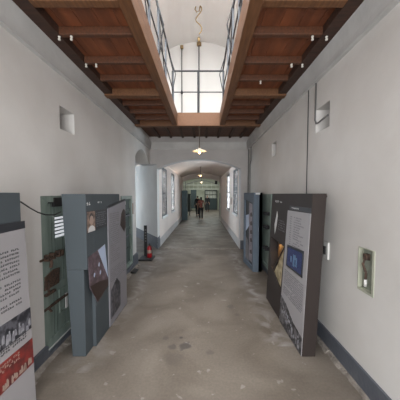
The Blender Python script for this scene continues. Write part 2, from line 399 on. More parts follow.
walkway('timber_walkway', 'brown timber gallery walkway overhead along the right wall, open joists showing', XR, .375, .49, -1)
t = thing('timber_landing', 'brown timber landing with thick cross beam overhead in front of the arched wall', 'landing', (-.12, 6.4, ZC))
obj('cross_beam', MB().box(XL+.08, XR-.08, 5.49, 5.63, 3.235, 3.53), 'wood_light', t, bevel=.008)
m = MB(); k = XL+.001
m2 = MB()
yy = 5.64
while yy < YE-.1:
    m2.box(XL+.001, XR-.001, yy, min(yy+.2, YE-.001)-.006, 3.43, 3.47); yy += .2
obj('floorboards', m2, 'wood', t)
for xx in (-1.3, -.95, -.6, -.25, .1, .45, .8, 1.12): obj('joist', MB().box(xx-.03, xx+.03, 5.63, YE-.072, 3.375, 3.43), 'wood_dark', t)
# railings
def railing(label, x, s):
    t = thing('gallery_railing', label, 'railing', (x, 3, 3.52))
    ys = [1.0, 1.5, 2.0, 2.5, 3.03, 3.65, 4.35, 5.42]
    obj('top_rail', MB().tube([(x, .5, 4.42), (x, 5.42, 4.42)], .017), 'rail', t)
    obj('mid_rail', MB().tube([(x, .5, 3.97), (x, 5.42, 3.97)], .011), 'rail', t)
    for y in ys: obj('post', MB().box(x-.013, x+.013, y-.02, y+.02, 3.521, 4.42), 'rail_post', t)
    for a, b in zip(ys[1:-1:2], ys[2::2]): obj('brace', MB().tube([(x, a, 4.40), (x, b, 3.60)], .009), 'rail', t)
    obj('bracket', MB().tube([(x, 4.85, 4.42), (x+.11*s, 4.90, 4.08), (x+.02*s, 4.95, 3.66)], .009), 'rail', t)
    obj('bracket', MB().tube([(x, 3.45, 4.42), (x+.10*s, 3.50, 4.08), (x+.02*s, 3.55, 3.66)], .009), 'rail', t)
railing('dark steel railing with grey posts on the left gallery edge', -.655, 1)
railing('dark steel railing with grey posts on the right gallery edge', .44, -1)
t = thing('gallery_railing', 'dark steel railing across the far end of the gallery opening', 'railing', (-.11, 5.5, 3.53))
obj('top_rail', MB().tube([(-.68, 5.5, 4.44), (.46, 5.5, 4.44)], .018), 'rail', t)
obj('mid_rail', MB().tube([(-.68, 5.5, 3.98), (.46, 5.5, 3.98)], .012), 'rail', t)
for x in (-.68, -.11, .46): obj('post', MB().tube([(x, 5.5, 3.532), (x, 5.5, 4.44)], .02), 'rail', t)

# ceramic knobs on the joists
k0 = None
for x, y in ((-1.43, 2.47), (-1.31, 2.47), (-1.41, 2.98), (-1.29, 2.98), (1.09, 2.47), (1.23, 2.47), (1.07, 2.98), (1.20, 2.98), (.80, 3.42)):
    if k0 is None:
        k0 = one('ceramic_insulator', 'small white ceramic insulator screwed under a gallery joist', 'insulator',
                 MB().lathe([(0, 0), (.012, 0), (.014, -.008), (.009, -.016), (.009, -.022), (.014, -.030), (.013, -.040), (0, -.043)], (x, y, ZC), 12), 'ceramic', (x, y, ZC), 'ceramic insulators on the joists', smooth=True)
        o = k0
    else: o = k0.copy(); C.objects.link(o)
    o.location = (x, y, ZC)

# ---------------- gallery end wall fittings ----------------
t = thing('hanging_cord', 'grey cord with ochre rosette down the gallery end wall, in line with the lamp', 'cord', (-.12, 7.3, 3.55))
obj('cord', MB().tube([(-.12, 7.31, 3.5), (-.12, 7.31, 6.1)], .018), 'conduit', t)
obj('rosette', MB().box(-.18, -.05, 7.25, 7.34, 6.06, 6.15), 'ochre', t, bevel=.015)
t = thing('hanging_cord', 'grey cord with small knob left of the middle of the gallery end wall', 'cord', (-.63, 7.3, 3.55))
obj('cord', MB().tube([(-.63, 7.31, 3.5), (-.63, 7.31, 6.02)], .015), 'conduit', t)
obj('rosette', MB().box(-.67, -.58, 7.25, 7.34, 5.98, 6.06), 'ochre', t, bevel=.015)
obj('knob', MB().lathe([(0, -.06), (.03, -.04), (.035, 0), (.02, .05), (0, .06)], (-.63, 7.29, 4.72), 12), 'rail', t, smooth=True)
pts = []
for i in range(26):
    u = i/25; pts.append((-.10+.07*math.sin(u*9), 5.9+.02*math.cos(u*11), 5.50+.64*u))
t = thing('ceiling_bracket', 'curly ochre bracket dangling from the white gallery vault', 'bracket', (-.1, 5.9, 6.15))
obj('curl', MB().tube(pts, .013), 'ochre', t, smooth=True)
obj('hook', MB().tube([(-.10+.07*math.sin(9), 5.9, 6.12), (-.09, 5.9, 6.02), (-.15, 5.9, 6.0), (-.19, 5.9, 6.06), (-.17, 5.9, 6.12)], .014), 'ochre', t, smooth=True)
obj('weight', MB().lathe([(0, -.05), (.03, -.04), (.035, .03), (.012, .06), (0, .06)], (-.10, 5.92, 5.38), 12), 'ochre', t, smooth=True)

# ---------------- pendant lamps ----------------
def lamp(label, x, y, z, ztop, power, first=[None]):
    t = thing('pendant_lamp', label, 'lamp', (x, y, z), 'pendant lamps with flat shades down the corridor')
    obj('cord', MB().tube([(x, y, z+.06), (x, y, ztop)], .009), 'brass', t)
    obj('ceiling_rose', MB().lathe([(0, -.03), (.03, -.025), (.04, 0), (0, 0)], (x, y, ztop), 14), 'brass', t, smooth=True)
    obj('lamp_shade', MB().lathe([(.028, .055), (.05, .035), (.160, -.005), (.165, -.015), (.157, -.012), (.05, .025), (.025, .04)], (x, y, z), 28), 'shade', t, smooth=True)
    obj('socket', MB().lathe([(0, .10), (.018, .095), (.022, .05), (.022, 0), (0, 0)], (x, y, z), 14), 'brass', t, smooth=True)
    obj('bulb', MB().lathe([(0, 0), (.012, -.002), (.028, -.028), (.030, -.042), (.02, -.062), (0, -.070)], (x, y, z), 14), 'bulb', t, smooth=True)
    d = bpy.data.lights.new('bulb_light', 'POINT'); d.energy = power; d.color = (1, .68, .4); d.shadow_soft_size = .04
    l = bpy.data.objects.new('bulb_light', d); C.objects.link(l); l.parent = t; l.location = (0, 0, -.10)
lamp('warm lit pendant lamp with flat enamel shade hanging from the timber cross beam', -.08, 5.56, 2.69, 3.235, 2.5)
lamp('warm lit pendant lamp hanging under the vault of the far corridor', -.13, 12.6, 2.68, 3.115, 2.5)
lamp('smallest pendant lamp, in the hall beyond the corridor', -.13, 20.0, 2.68, 4.3, 2)

# ---------------- left wall fittings ----------------
def vent_back(o): pass
# near cell door
xd = XL-.035
t = thing('cell_door', 'faded green cell door with rusty bolt, half hidden behind the teal grey panel', 'door', (xd, 2.82, .16))
m = MB(); m.ring([(D1[0], D1[2]), (D1[1], D1[2]), (D1[1], D1[3]), (D1[0], D1[3])], [(D1[0]+.13, D1[2]+.09), (D1[1]-.10, D1[2]+.09), (D1[1]-.10, D1[3]-.07), (D1[0]+.13, D1[3]-.07)], 'x', xd-.05, xd+.02)
obj('door_frame', m, 'green', t, bevel=.004)
y0, y1, z0, z1 = D1[0]+.13, D1[1]-.10, D1[2]+.09, D1[3]-.07
m = MB()
gy0, gy1, gz0, gz1 = 2.66, 2.86, 1.20, 1.45
for a, b, c, d in ((y0, gy0, z0, z1), (gy1, y1, z0, z1), (gy0, gy1, z0, gz0), (gy0, gy1, gz1, z1)): m.box(xd-.05, xd, a, b, c, d)
m.box(xd, xd+.012, y0, y1, .62, .70)
m.box(xd, xd+.01, y0+.02, y0+.20, .85, 1.05)
obj('door_leaf', m, 'green', t)
obj('plank_grooves', MB().box(xd, xd+.002, 2.60, 2.606, z0, z1).box(xd, xd+.002, 2.655, 2.661, z0, z1).box(xd, xd+.002, 2.80, 2.806, z0, gz0), 'green_dark', t)
obj('backing', MB().box(xd-.06, xd-.05, D1[0], D1[1], D1[2], D1[3]), 'green_dark', t)
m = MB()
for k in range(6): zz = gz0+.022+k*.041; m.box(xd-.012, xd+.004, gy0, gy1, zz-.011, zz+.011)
obj('vent_grille', m, 'vent_glow', t)
m = MB(); m.tube([(xd+.05, 2.36, 1.175), (xd+.05, 2.72, 1.175)], .013)
for yy in (2.47, 2.56, 2.66, 2.71): m.box(xd+.015, xd+.07, yy-.016, yy+.016, 1.145, 1.21)
m.tube([(xd+.06, 2.50, 1.17), (xd+.065, 2.51, 1.12), (xd+.06, 2.50, 1.07)], .016)
obj('bolt', m.wmap(lambda x, y, z: (x, y-.02, z-.14)), 'rust', t)
obj('lock_plate', MB().prism([(2.42, .70), (2.66, .70), (2.68, .87), (2.57, .88), (2.43, .84)], 'x', xd+.018, xd+.035), 'rust', t, bevel=.003)
m = MB(); m.tube([(xd+.03, 2.50, .82), (xd+.03, 2.50, .92)], .012); m.box(xd+.02, xd+.05, 2.44, 2.60, .79, .815)
m.box(xd+.012, xd+.03, 2.42, 2.86, .635, .66); m.tube([(xd+.04, 2.52, .60), (xd+.04, 2.47, .66)], .012)
obj('latch', m.wmap(lambda x, y, z: (x, y-.02, z-.15)), 'rust', t)
m = MB(); m.box(xd+.0, xd+.03, 2.62, 2.82, 1.56, 1.66); m.box(xd+.02, xd+.035, 2.53, 2.64, 1.60, 1.612)
obj('hinge', m, 'iron', t)
m = MB(); m.ring([(2.70, .33), (2.90, .33), (2.90, .60), (2.70, .60)], [(2.715, .345), (2.885, .345), (2.885, .585), (2.715, .585)], 'x', xd, xd+.012)
obj('hatch_frame', m, 'green', t)
obj('white_strip', MB().box(xd+.012, xd+.022, 2.80, 2.84, .34, .52), 'sill', t)
# second cell door on the left
t = thing('cell_door', 'green cell door at the far end of the left wall, beyond the text board', 'door', (xd, 5.05, .12))
m = MB(); m.ring([(D2[0], D2[2]), (D2[1], D2[2]), (D2[1], D2[3]), (D2[0], D2[3])], [(D2[0]+.09, D2[2]+.07), (D2[1]-.09, D2[2]+.07), (D2[1]-.09, D2[3]-.07), (D2[0]+.09, D2[3]-.07)], 'x', xd-.06, xd+.05)
obj('door_frame', m, 'green', t)
m = MB(); m.box(xd-.05, xd, D2[0]+.09, D2[1]-.09, D2[2]+.07, D2[3]-.07)
for zz in (.5, .95, 1.35): m.box(xd, xd+.02, D2[0]+.09, D2[1]-.09, zz-.03, zz+.03)
obj('door_leaf', m, 'green_dark', t)
m = MB(); m.tube([(xd+.07, 4.8, 1.25), (xd+.07, 5.22, 1.25)], .014); m.box(xd+.0, xd+.08, 4.86, 4.9, 1.22, 1.28); m.box(xd, xd+.08, 5.1, 5.14, 1.22, 1.28)
m.tube([(xd+.07, 4.8, .82), (xd+.07, 5.22, .82)], .014); m.box(xd+.0, xd+.08, 4.9, 4.94, .79, .85)
obj('bolt', m, 'rail_post', t)
obj('padlock', MB().box(xd+.05, xd+.09, 4.80, 4.86, 1.48, 1.56), 'sill', t, bevel=.01)
# door on the right wall
xr = XR-.012
t = thing('cell_door', 'pale green cell door with black bolts on the right wall between two panels', 'door', (xr, 5.17, .12))
m = MB(); m.ring([(D3[0], D3[2]), (D3[1], D3[2]), (D3[1], D3[3]), (D3[0], D3[3])], [(D3[0]+.14, D3[2]+.08), (D3[1]-.1, D3[2]+.08), (D3[1]-.1, D3[3]-.08), (D3[0]+.14, D3[3]-.08)], 'x', xr-.02, xr+.06)
obj('door_frame', m, 'green', t, bevel=.004)
obj('door_leaf', MB().box(xr, xr+.05, D3[0]+.14, D3[1]-.1, D3[2]+.08, D3[3]-.08), 'green', t)
for zz in (1.30, 1.02, .58):
    m = MB(); m.tube([(xr-.08, 4.78, zz), (xr-.08, 5.12, zz)], .015); m.box(xr-.10, xr, 4.83, 4.88, zz-.035, zz+.035); m.box(xr-.10, xr, 5.0, 5.05, zz-.03, zz+.03)
    obj('bolt', m, 'iron', t)

def plank(nm, label, cat, mb, mm, loc, **k): return one(nm, label, cat, mb, mm, loc, **k)
plank('wall_plate', 'narrow beige wooden plate on the left wall before the side archway', 'plate', MB().box(XL, XL+.02, 5.47, 5.52, 1.24, 1.49), 'photo_cream', (XL, 5.49, 1.24), bevel=.003)
pts = [(-1.415, 1.862, 1.64), (-1.43, 1.98, 1.585), (-1.45, 2.10, 1.54), (-1.47, 2.23, 1.507), (-1.475, 2.37, 1.492), (-1.475, 2.485, 1.515)]
for i in range(0):
    u = i/16; pts.append((-1.37-.12*math.sin(u*math.pi)-.06*u, 1.83+u*.58, 1.655-.03*u-.13*math.sin(u*math.pi)))
one('cable', 'black cable sagging across the white wall between the left panels', 'cable', MB().tube(pts, .006), 'cable', (-1.4, 1.8, 1.65), smooth=True)

# ---------------- right wall fittings ----------------
plank('conduit', 'thin dark conduit running straight down the right wall above the brown panel', 'conduit', MB().tube([(XR-.012, 3.18, 3.04), (XR-.012, 3.18, 1.1)], .006), 'cable', (XR-.012, 3.18, 1.1))
m = MB(); m.tube([(XR-.01, 2.98, 3.04), (XR-.01, 2.98, 2.60), (XR-.01, 2.95, 2.55), (XR-.01, 2.90, 2.545), (XR-.01, 2.68, 2.565)], .010)
one('bent_cable', 'grey cable dropping into the square vent hole of the right wall', 'cable', m, 'conduit', (XR, 2.98, 3.0), smooth=True)
m = MB(); m.tube([(XR-.02, 7.24, 3.03), (XR-.02, 7.24, .3)], .016); m.tube([(XR-.02, 6.85, 3.03), (XR-.02, 6.86, 2.65), (XR-.02, 6.98, 2.55), (XR-.02, 6.98, .3)], .012)
one('conduit', 'pair of grey conduits down the corner of the right wall and arched wall', 'conduit', m, 'conduit', (XR, 7.2, .3))
t = thing('switch_recess', 'pale green metal switch niche with a rusty lever in the white right wall', 'switch', (XR, 2.0, .86))
m = MB(); m.ring([(1.90, .86), (2.10, .86), (2.10, 1.24), (1.90, 1.24)], [(1.925, .88), (2.095, .88), (2.095, 1.235), (1.925, 1.235)], 'x', XR-.006, XR+.055)
obj('frame', m, 'cream_wall', t)
obj('back_plate', MB().box(XR+.035, XR+.05, 1.9, 2.1, .86, 1.24), 'switch_metal', t)
m = MB(); m.tube([(XR+.01, 2.02, 1.17), (XR-.01, 2.03, 1.10), (XR+.0, 2.0, 1.03), (XR+.01, 2.02, .97)], .010); m.box(XR-.004, XR+.03, 2.0, 2.04, 1.14, 1.19)
obj('lever', m, 'rust', t)
obj('plug', MB().lathe([(0, 0), (.012, 0), (.012, .06), (0, .06)], (XR+.01, 2.02, .91), 10), 'sill', t, smooth=True)
t = thing('wall_switch', 'small white wall switch beside the near edge of the brown panel', 'switch', (XR, 2.65, 1.0))
obj('switch_plate', MB().box(XR-.02, XR, 2.59, 2.68, .98, 1.17), 'white_plastic', t, bevel=.004)
obj('rocker', MB().box(XR-.032, XR-.018, 2.63, 2.665, 1.03, 1.12), 'iron', t)
t = thing('wall_hook', 'tiny rusty hook on the right wall at the top corner of the brown panel', 'hook', (XR, 2.68, 1.67))
obj('pin', MB().tube([(XR, 2.68, 1.675), (XR-.05, 2.68, 1.67), (XR-.055, 2.68, 1.69)], .005), 'rust', t)
obj('wall_rose', MB().tube([(XR, 2.68, 1.675), (XR-.008, 2.68, 1.675)], .014), 'rust', t)
plank('plaque', 'small brown plaque between the two right hand corridor windows', 'plaque', MB().box(CR-.025, CR, 9.62, 9.78, 1.28, 1.56), 'photo_skin', (CR, 9.7, 1.28), bevel=.004)

# ---------------- exhibition panels ----------------
def glyphs(mb, put, u0, u1, v0, v1, rows, size, dens=.9, skip=0):   # rows of tiny strokes like printed characters
    dv = (v1-v0)/rows
    for r in range(rows):
        vt = v1-(r+.5)*dv; u = u0
        end = u1 if random.random() > .18 else u0+(u1-u0)*random.uniform(.4, .9)
        if skip and r % skip == skip-1: continue
        while u < end-size*.7:
            if random.random() < dens:
                s = size*.8
                for q in range(3):
                    if q == 0: a, b, c, d = u, u+s, vt-s*.05+random.uniform(-.3, .3)*s, s*.16
                    elif q == 1: a, b, c, d = u+random.uniform(0, .5)*s, 0, vt, s*.9; b = a+s*.18
                    else: a, b, c, d = u+s*.1, u+s*.9, vt+random.choice((-.38, .38))*s, s*.15
                    put(mb, a, b, c-d/2, c+d/2)
            u += size
def face_put(X, s, fn=None, th=.0015):   # tiny plate on a vertical face X, normal towards -s
    def put(mb, a, b, c, d): mb.box(X, X-s*th, a, b, c, d)
    return put

# Panel A (nearest left)
xa = -1.40
t = thing('exhibit_panel', 'grey blue display panel with white text board, nearest on the left', 'display panel', (-1.45, 1.2, 0))
obj('panel_body', MB().box(XL+.06, xa-.008, .5, 1.85, 0, 1.71), 'teal_grey', t, bevel=.004)
xb = -1.365
def lA(x, y, z): return (x-.018*z if x > -1.39 else x, y, z)
b = obj('text_board', MB().prism([(.5, 0), (1.885, 0), (1.862, 1.49), (.5, 1.49)], 'x', xa-.008, xb).wmap(lA), 'board', t, bevel=.002)
P = lambda mb, a, c, d, e: mb.box(xb, xb+.0015, a, c, d, e)
obj('header_band', MB().prism([(.5, 1.40), (1.863, 1.435), (1.862, 1.492), (.5, 1.492)], 'x', xb, xb+.003).wmap(lA), 'band', b)
m = MB(); glyphs(m, P, .9, 1.80, 1.10, 1.39, 10, .019); glyphs(m, P, .9, 1.80, .84, 1.07, 8, .019); glyphs(m, P, .9, 1.84, .585, .63, 2, .02)
obj('printed_text', m.wmap(lA), 'ink', b)
ph = obj('group_photo', MB().box(xb, xb+.003, .6, 1.872, .63, .80).wmap(lA), 'photo_dark', b)
def people_strip(x, y0, y1, zb, h, s, n):
    m = MB()
    for i in range(n):
        y = y0+(i+.5)*(y1-y0)/n+random.uniform(-.012, .012); hh = h*random.uniform(.35, .8); z_ = zb+random.uniform(0, h*.25)
        q = (y1-y0)/n*random.uniform(.35, .62); d_ = random.uniform(-.4, .4)*q
        m.prism([(y-q, z_), (y+q*.8, z_), (y+q*random.uniform(.6, 1), z_+hh*.45), (y+q*.4+d_, z_+hh*.75), (y-q*.4+d_, z_+hh*.75), (y-q*random.uniform(.6, 1), z_+hh*.4)], 'x', x, x+s*.0015)
    return m
obj('figures', people_strip(xb+.003, .62, 1.86, .635, .13, 1, 46).wmap(lA), 'photo_light', ph)
ph = obj('red_photo', MB().box(xb, xb+.003, .6, 1.875, .34, .545).wmap(lA), 'photo_red', b)
m = people_strip(xb+.003, .62, 1.86, .345, .10, 1, 50)
obj('figures', m.wmap(lA), 'photo_cream', ph)
m = MB(); glyphs(m, lambda mb, a, c, d, e: mb.box(xb+.003, xb+.0045, a, c, d, e), .9, 1.75, .47, .53, 3, .020, .8)
obj('banner_text', m.wmap(lA), 'photo_cream', ph)

# Panel B (teal grey with long text board)
t = thing('exhibit_panel', 'tall teal grey display panel with a portrait and a tilted picture, second on the left', 'display panel', (-1.3, 2.9, 0))
xf = -1.19
m = MB(); m.prism([(-1.365, 0), (xf, 0), (xf, 1.70), (-1.434, 1.70)], 'y', 2.60, 3.42); obj('panel_body', m, 'teal_grey', t, bevel=.004)
obj('side_column', MB().prism([(-1.365, 0), (xf-.035, 0), (xf-.035, .92), (-1.402, .92)], 'y', 2.43, 2.60).prism([(-1.402, .92), (xf, .92), (xf, 1.70), (-1.434, 1.70)], 'y', 2.43, 2.60), 'teal_grey', t, bevel=.004)
P = lambda mb, a, c, d, e: mb.box(xf, xf+.0015, a, c, d, e)
m = MB(); glyphs(m, P, 2.45, 2.66, 1.57, 1.63, 1, .045, 1); glyphs(m, P, 2.68, 2.88, 1.59, 1.62, 1, .028, .8)
obj('title_text', m, 'ink_white', t)
# picture group, top edge follows the slanted layout
obj('text_block', MB().prism([(2.44, 1.29), (2.96, 1.31), (2.96, 1.52), (2.44, 1.525)], 'x', xf, xf+.003), 'band', t)
ph = obj('portrait_photo', MB().box(xf, xf+.005, 2.45, 2.63, 1.30, 1.515), 'photo_skin', t)
m = MB(); m.prism([(2.46, 1.302), (2.62, 1.302), (2.61, 1.34), (2.565, 1.365), (2.515, 1.365), (2.47, 1.34)], 'x', xf+.005, xf+.006); obj('collar', m, 'ink_white', ph)
ov = lambda cy, cz, a, b: [(cy+a*math.cos(k*.5236), cz+b*math.sin(k*.5236)) for k in range(12)]
obj('portrait_hair', MB().prism(ov(2.54, 1.445, .052, .055), 'x', xf+.005, xf+.006), 'photo_brown', ph)
obj('portrait_face', MB().prism(ov(2.54, 1.42, .042, .052), 'x', xf+.006, xf+.007), 'photo_cream', ph)
m = MB(); glyphs(m, lambda mb, a, c, d, e: mb.box(xf+.003, xf+.0042, a, c, d, e), 2.66, 2.94, 1.33, 1.50, 7, .02, .9); obj('printed_text', m, 'ink_grey', t)
scr = obj('tilted_picture', MB().prism([(2.45, 1.04), (2.88, 1.10), (2.96, .56), (2.65, .48), (2.47, .72)], 'x', xf, xf+.004), 'photo_mauve', t)
obj('sky_area', MB().prism([(2.68, 1.065), (2.875, 1.095), (2.95, .66)], 'x', xf+.004, xf+.005), 'photo_sky', scr)
obj('dark_area', MB().prism([(2.475, .73), (2.72, .70), (2.945, .64), (2.955, .56), (2.65, .485)], 'x', xf+.004, xf+.005), 'photo_brown', scr)
m = MB()
for yy, zz in ((2.58, .82), (2.70, .90), (2.73, .80)):
    m.prism([(yy-.022, zz-.01), (yy+.0, zz-.03), (yy+.02, zz), (yy+.01, zz+.022), (yy-.01, zz+.018)], 'x', xf+.005, xf+.006)
obj('figures', m, 'photo_sky', scr)
xc = xf+.012
b = obj('text_board', MB().prism([(2.97, .01), (3.64, .01), (3.64, 1.60), (2.97, 1.52)], 'x', xf, xc), 'board_mauve', t)
obj('header_band', MB().prism([(2.97, 1.52), (3.64, 1.60), (3.64, 1.63), (2.97, 1.55)], 'x', xf, xc), 'band', t)
P = lambda mb, a, c, d, e: mb.box(xc, xc+.0015, a, c, d, e)
m = MB(); glyphs(m, P, 3.03, 3.36, .80, 1.46, 24, .018, .9); glyphs(m, P, 3.03, 3.58, .56, .74, 7, .018, .9); obj('printed_text', m, 'ink_grey', b)
obj('picture', MB().prism([(3.0, .10), (3.34, .12), (3.36, .44), (3.22, .56), (3.02, .46)], 'x', xc, xc+.003), 'photo_dark', b)
obj('picture', MB().prism([(3.40, 1.26), (3.45, 1.42), (3.55, 1.48), (3.63, 1.44), (3.63, 1.20), (3.56, 1.14), (3.48, 1.20)], 'x', xc, xc+.003), 'photo_brown', b)

# Panel D (brown, nearest right)
sh = .045
def shear(x, y, z): return (x+sh*z, y, z)
def sobj(n, mb, mm, par, **k): return obj(n, mb.wmap(shear), mm, par, **k)
t = thing('exhibit_panel', 'dark brown display panel with blue screen on its white text board, nearest on the right', 'display panel', (1.1, 3.1, 0))
x0, x1 = 1.035, 1.175
o_ = [(2.43, 0), (3.85, 0), (3.85, 1.705), (2.43, 1.705)]
h_ = [(3.20, .40), (3.70, .58), (3.80, 1.03), (3.16, 1.00)]
m = MB(); m.ring(o_, h_, 'x', x0, x1-.02); m.box(x1-.02, x1, 2.43, 3.85, 0, 1.705)
body = sobj('panel_body', m, 'brown_grey', t)
sobj('niche_lining', MB().prism(h_, 'x', x1-.025, x1-.021), 'niche', body)
m = MB(); m.prism([(3.20, .405), (3.56, .535), (3.17, .98)], 'x', x0+.015, x0+.035)
sobj('paper_picture', m, 'paper', t)
sobj('diagonal_strip', MB().tube([(x0+.01, 3.18, .99), (x0+.01, 3.60, .56)], .008), 'iron', t)
xb = x0-.006
b = sobj('text_board', MB().prism([(2.435, 0), (3.16, 0), (3.10, 1.49), (2.435, 1.50)], 'x', xb, x0), 'board', t, bevel=.002)
sobj('header_band', MB().box(xb, x0, 2.44, 3.04, 1.505, 1.555), 'band', t)
m = MB(); glyphs(m, lambda mb, a, c, d, e: mb.box(xb-.0015, xb, a, c, d, e), 2.75, 2.98, 1.515, 1.545, 1, .022, .9); sobj('header_text', m, 'ink_white', t)
P = lambda mb, a, c, d, e: mb.box(xb-.0015, xb, a, c, d, e)
m = MB()
for r in range(13):
    zz = 1.42-r*.028
    glyphs(m, P, 2.94, 2.99, zz-.012, zz+.012, 1, .018, 1); glyphs(m, P, random.uniform(2.55, 2.75), 2.88, zz-.012, zz+.012, 1, .018, .95)
sobj('timeline_text', m, 'ink_grey', b)
m = MB(); glyphs(m, P, 2.49, 3.08, .42, .74, 13, .021, .95); sobj('printed_text', m, 'ink_grey', b)
scr = sobj('screen', MB().prism([(2.53, .80), (3.02, .79), (3.02, 1.06), (2.53, 1.09)], 'x', xb-.006, xb), 'band', b)
lit = sobj('lit_display', MB().prism([(2.56, .825), (2.99, .815), (2.99, 1.035), (2.56, 1.06)], 'x', xb-.008, xb-.006), 'screen', b)
m = MB()
for a, c, d, e in ((2.68, 2.72, .89, .97), (2.72, 2.80, .94, .99), (2.75, 2.80, .85, .94), (2.84, 2.88, .88, .95), (2.68, 2.74, .865, .885)): m.box(xb-.009, xb-.008, a, c, d, e)
sobj('lit_figure', m, 'screen_pic', b)
ph = sobj('crowd_photo', MB().prism([(2.44, .0), (3.155, .0), (3.15, .36), (2.95, .32), (2.70, .22), (2.44, .19)], 'x', xb-.003, xb), 'photo_grey', b)
m = MB()
for i in range(40):
    yy = random.uniform(2.5, 3.12); zz = random.uniform(.03, .15)+max(0, yy-2.6)*.22; q = random.uniform(.008, .020)
    m.prism([(yy+q*math.cos(k*1.05), zz+q*1.2*math.sin(k*1.05)) for k in range(6)], 'x', xb-.0045, xb-.003)
sobj('faces', m, 'photo_light', b)
P = lambda mb, a, c, d, e: mb.box(x0-.0015, x0, a, c, d, e)
m = MB(); glyphs(m, P, 3.50, 3.68, 1.56, 1.62, 1, .045, 1); glyphs(m, P, 3.36, 3.47, 1.57, 1.60, 1, .025, .9)
sobj('title_text', m, 'ink_white', t)
m = MB(); m.prism([(3.60, 1.10), (3.64, 1.24), (3.58, 1.36), (3.55, 1.45), (3.51, 1.38), (3.53, 1.25)], 'x', x0-.002, x0); sobj('white_emblem', m, 'ink_white', t)
m = MB(); glyphs(m, P, 3.18, 3.48, 1.18, 1.34, 5, .022, .6); sobj('printed_text', m, 'ink_grey', t)
d = bpy.data.lights.new('niche_light', 'SPOT'); d.energy = .9; d.color = (1, .66, .25); d.spot_size = R(110); d.shadow_soft_size = .015
l = bpy.data.objects.new('niche_light', d); C.objects.link(l); l.parent = t; l.location = (x0+.055+.045-1.1, 3.70-3.1, .95); l.rotation_euler = (R(-35), 0, 0)

# Panel E (blue grey, further right)
def sk(x, y, z): return (x-.09*(y-5.16), y, z)
t = thing('exhibit_panel', 'narrow blue grey display panel with dark picture inset, farther along the right wall', 'display panel', (1.17, 5.5, 0))
x0 = 1.09
o_ = [(5.16, 0), (5.98, 0), (5.98, 1.73), (5.16, 1.73)]; h_ = [(5.25, .10), (5.90, .12), (5.90, 1.58), (5.25, 1.50)]
m = MB(); m.ring(o_, h_, 'x', x0, x0+.19); m.box(x0+.12, x0+.19, 5.16, 5.98, 0, 1.73)
obj('panel_body', m.wmap(sk), 'blue_grey', t)
b = obj('picture_board', MB().prism(h_, 'x', x0+.035, x0+.05).wmap(sk), 'band', t)
obj('map_print', MB().prism([(5.26, .14), (5.58, .16), (5.62, 1.50), (5.26, 1.46)], 'x', x0+.032, x0+.035).wmap(sk), 'map_print', b)
m = MB()
for zz in (.35, .62, .8, 1.0, 1.2): m.prism([(5.34, zz), (5.50, zz-.02), (5.52, zz+.05), (5.40, zz+.09)], 'x', x0+.030, x0+.032)
obj('dark_marks', m.wmap(sk), 'photo_brown', b)
obj('white_print', MB().prism([(5.62, .95), (5.88, .80), (5.88, 1.18), (5.66, 1.22)], 'x', x0+.030, x0+.035).wmap(sk), 'photo_sky', b)
obj('grey_print', MB().prism([(5.60, .12), (5.89, .13), (5.89, .66), (5.70, .60), (5.62, .40)], 'x', x0+.031, x0+.035).wmap(sk), 'ink_grey', b)
obj('label_plate', MB().box(x0+.04, x0+.14, 5.158, 5.16, 1.69, 1.72), 'ink_white', t)

# ---------------- side archway things ----------------
t = thing('extinguisher_stand', 'black stand with tall slotted sign post and tray beside the side archway', 'stand', (-1.53, 6.2, 0))
obj('tray', MB().box(-1.64, -1.30, 6.0, 6.42, 0, .045), 'rubber', t, bevel=.01)
m = MB(); m.ring([(-1.58, .04), (-1.50, .04), (-1.50, .86), (-1.58, .86)], [(-1.565, .08), (-1.515, .08), (-1.515, .83), (-1.565, .83)], 'y', 6.37, 6.40)
m.box(-1.565, -1.515, 6.39, 6.40, .08, .83); obj('post', m, 'rubber', t)
m = MB()
for k in range(5): m.box(-1.558, -1.522, 6.383, 6.39, .42+k*.075, .455+k*.075)
obj('sign_marks', m, 'conduit', t)
c_=(-1.40, 6.22, .046)
fs_=lambda x, y, z: (c_[0]+(x+1.46)*.82, c_[1]+(y-6.2)*.82, c_[2]+(z-.045)*.82)
t = thing('fire_extinguisher', 'small red fire extinguisher standing on the black tray', 'fire extinguisher', (-1.40, 6.22, .046))
obj('cylinder', MB().lathe([(0, 0), (.07, 0), (.078, .012), (.078, .30), (.06, .345), (.03, .37), (.026, .39), (0, .39)], (-1.46, 6.2, .045), 20).wmap(fs_), 'ext_red', t, smooth=True)
obj('valve', MB().box(-1.48, -1.44, 6.15, 6.24, .43, .46).box(-1.475, -1.445, 6.13, 6.22, .475, .49).wmap(fs_), 'rubber', t)
obj('hose', MB().tube([(-1.46, 6.15, .45), (-1.40, 6.11, .43), (-1.375, 6.12, .32), (-1.37, 6.15, .18)], .011).wmap(fs_), 'rubber', t, smooth=True)
obj('label_sticker', MB().lathe([(.0795, .14), (.0795, .24)], (-1.46, 6.2, .045), 20).wmap(fs_), 'photo_cream', t)
one('floor_wedge', 'small black wedge lying on the floor at the foot of the left wall', 'wedge', MB().prism([(-1.56, 0), (-1.44, 0), (-1.45, .02), (-1.54, .045)], 'y', 5.05, 5.30), 'rubber', (-1.5, 5.15, 0), bevel=.004)

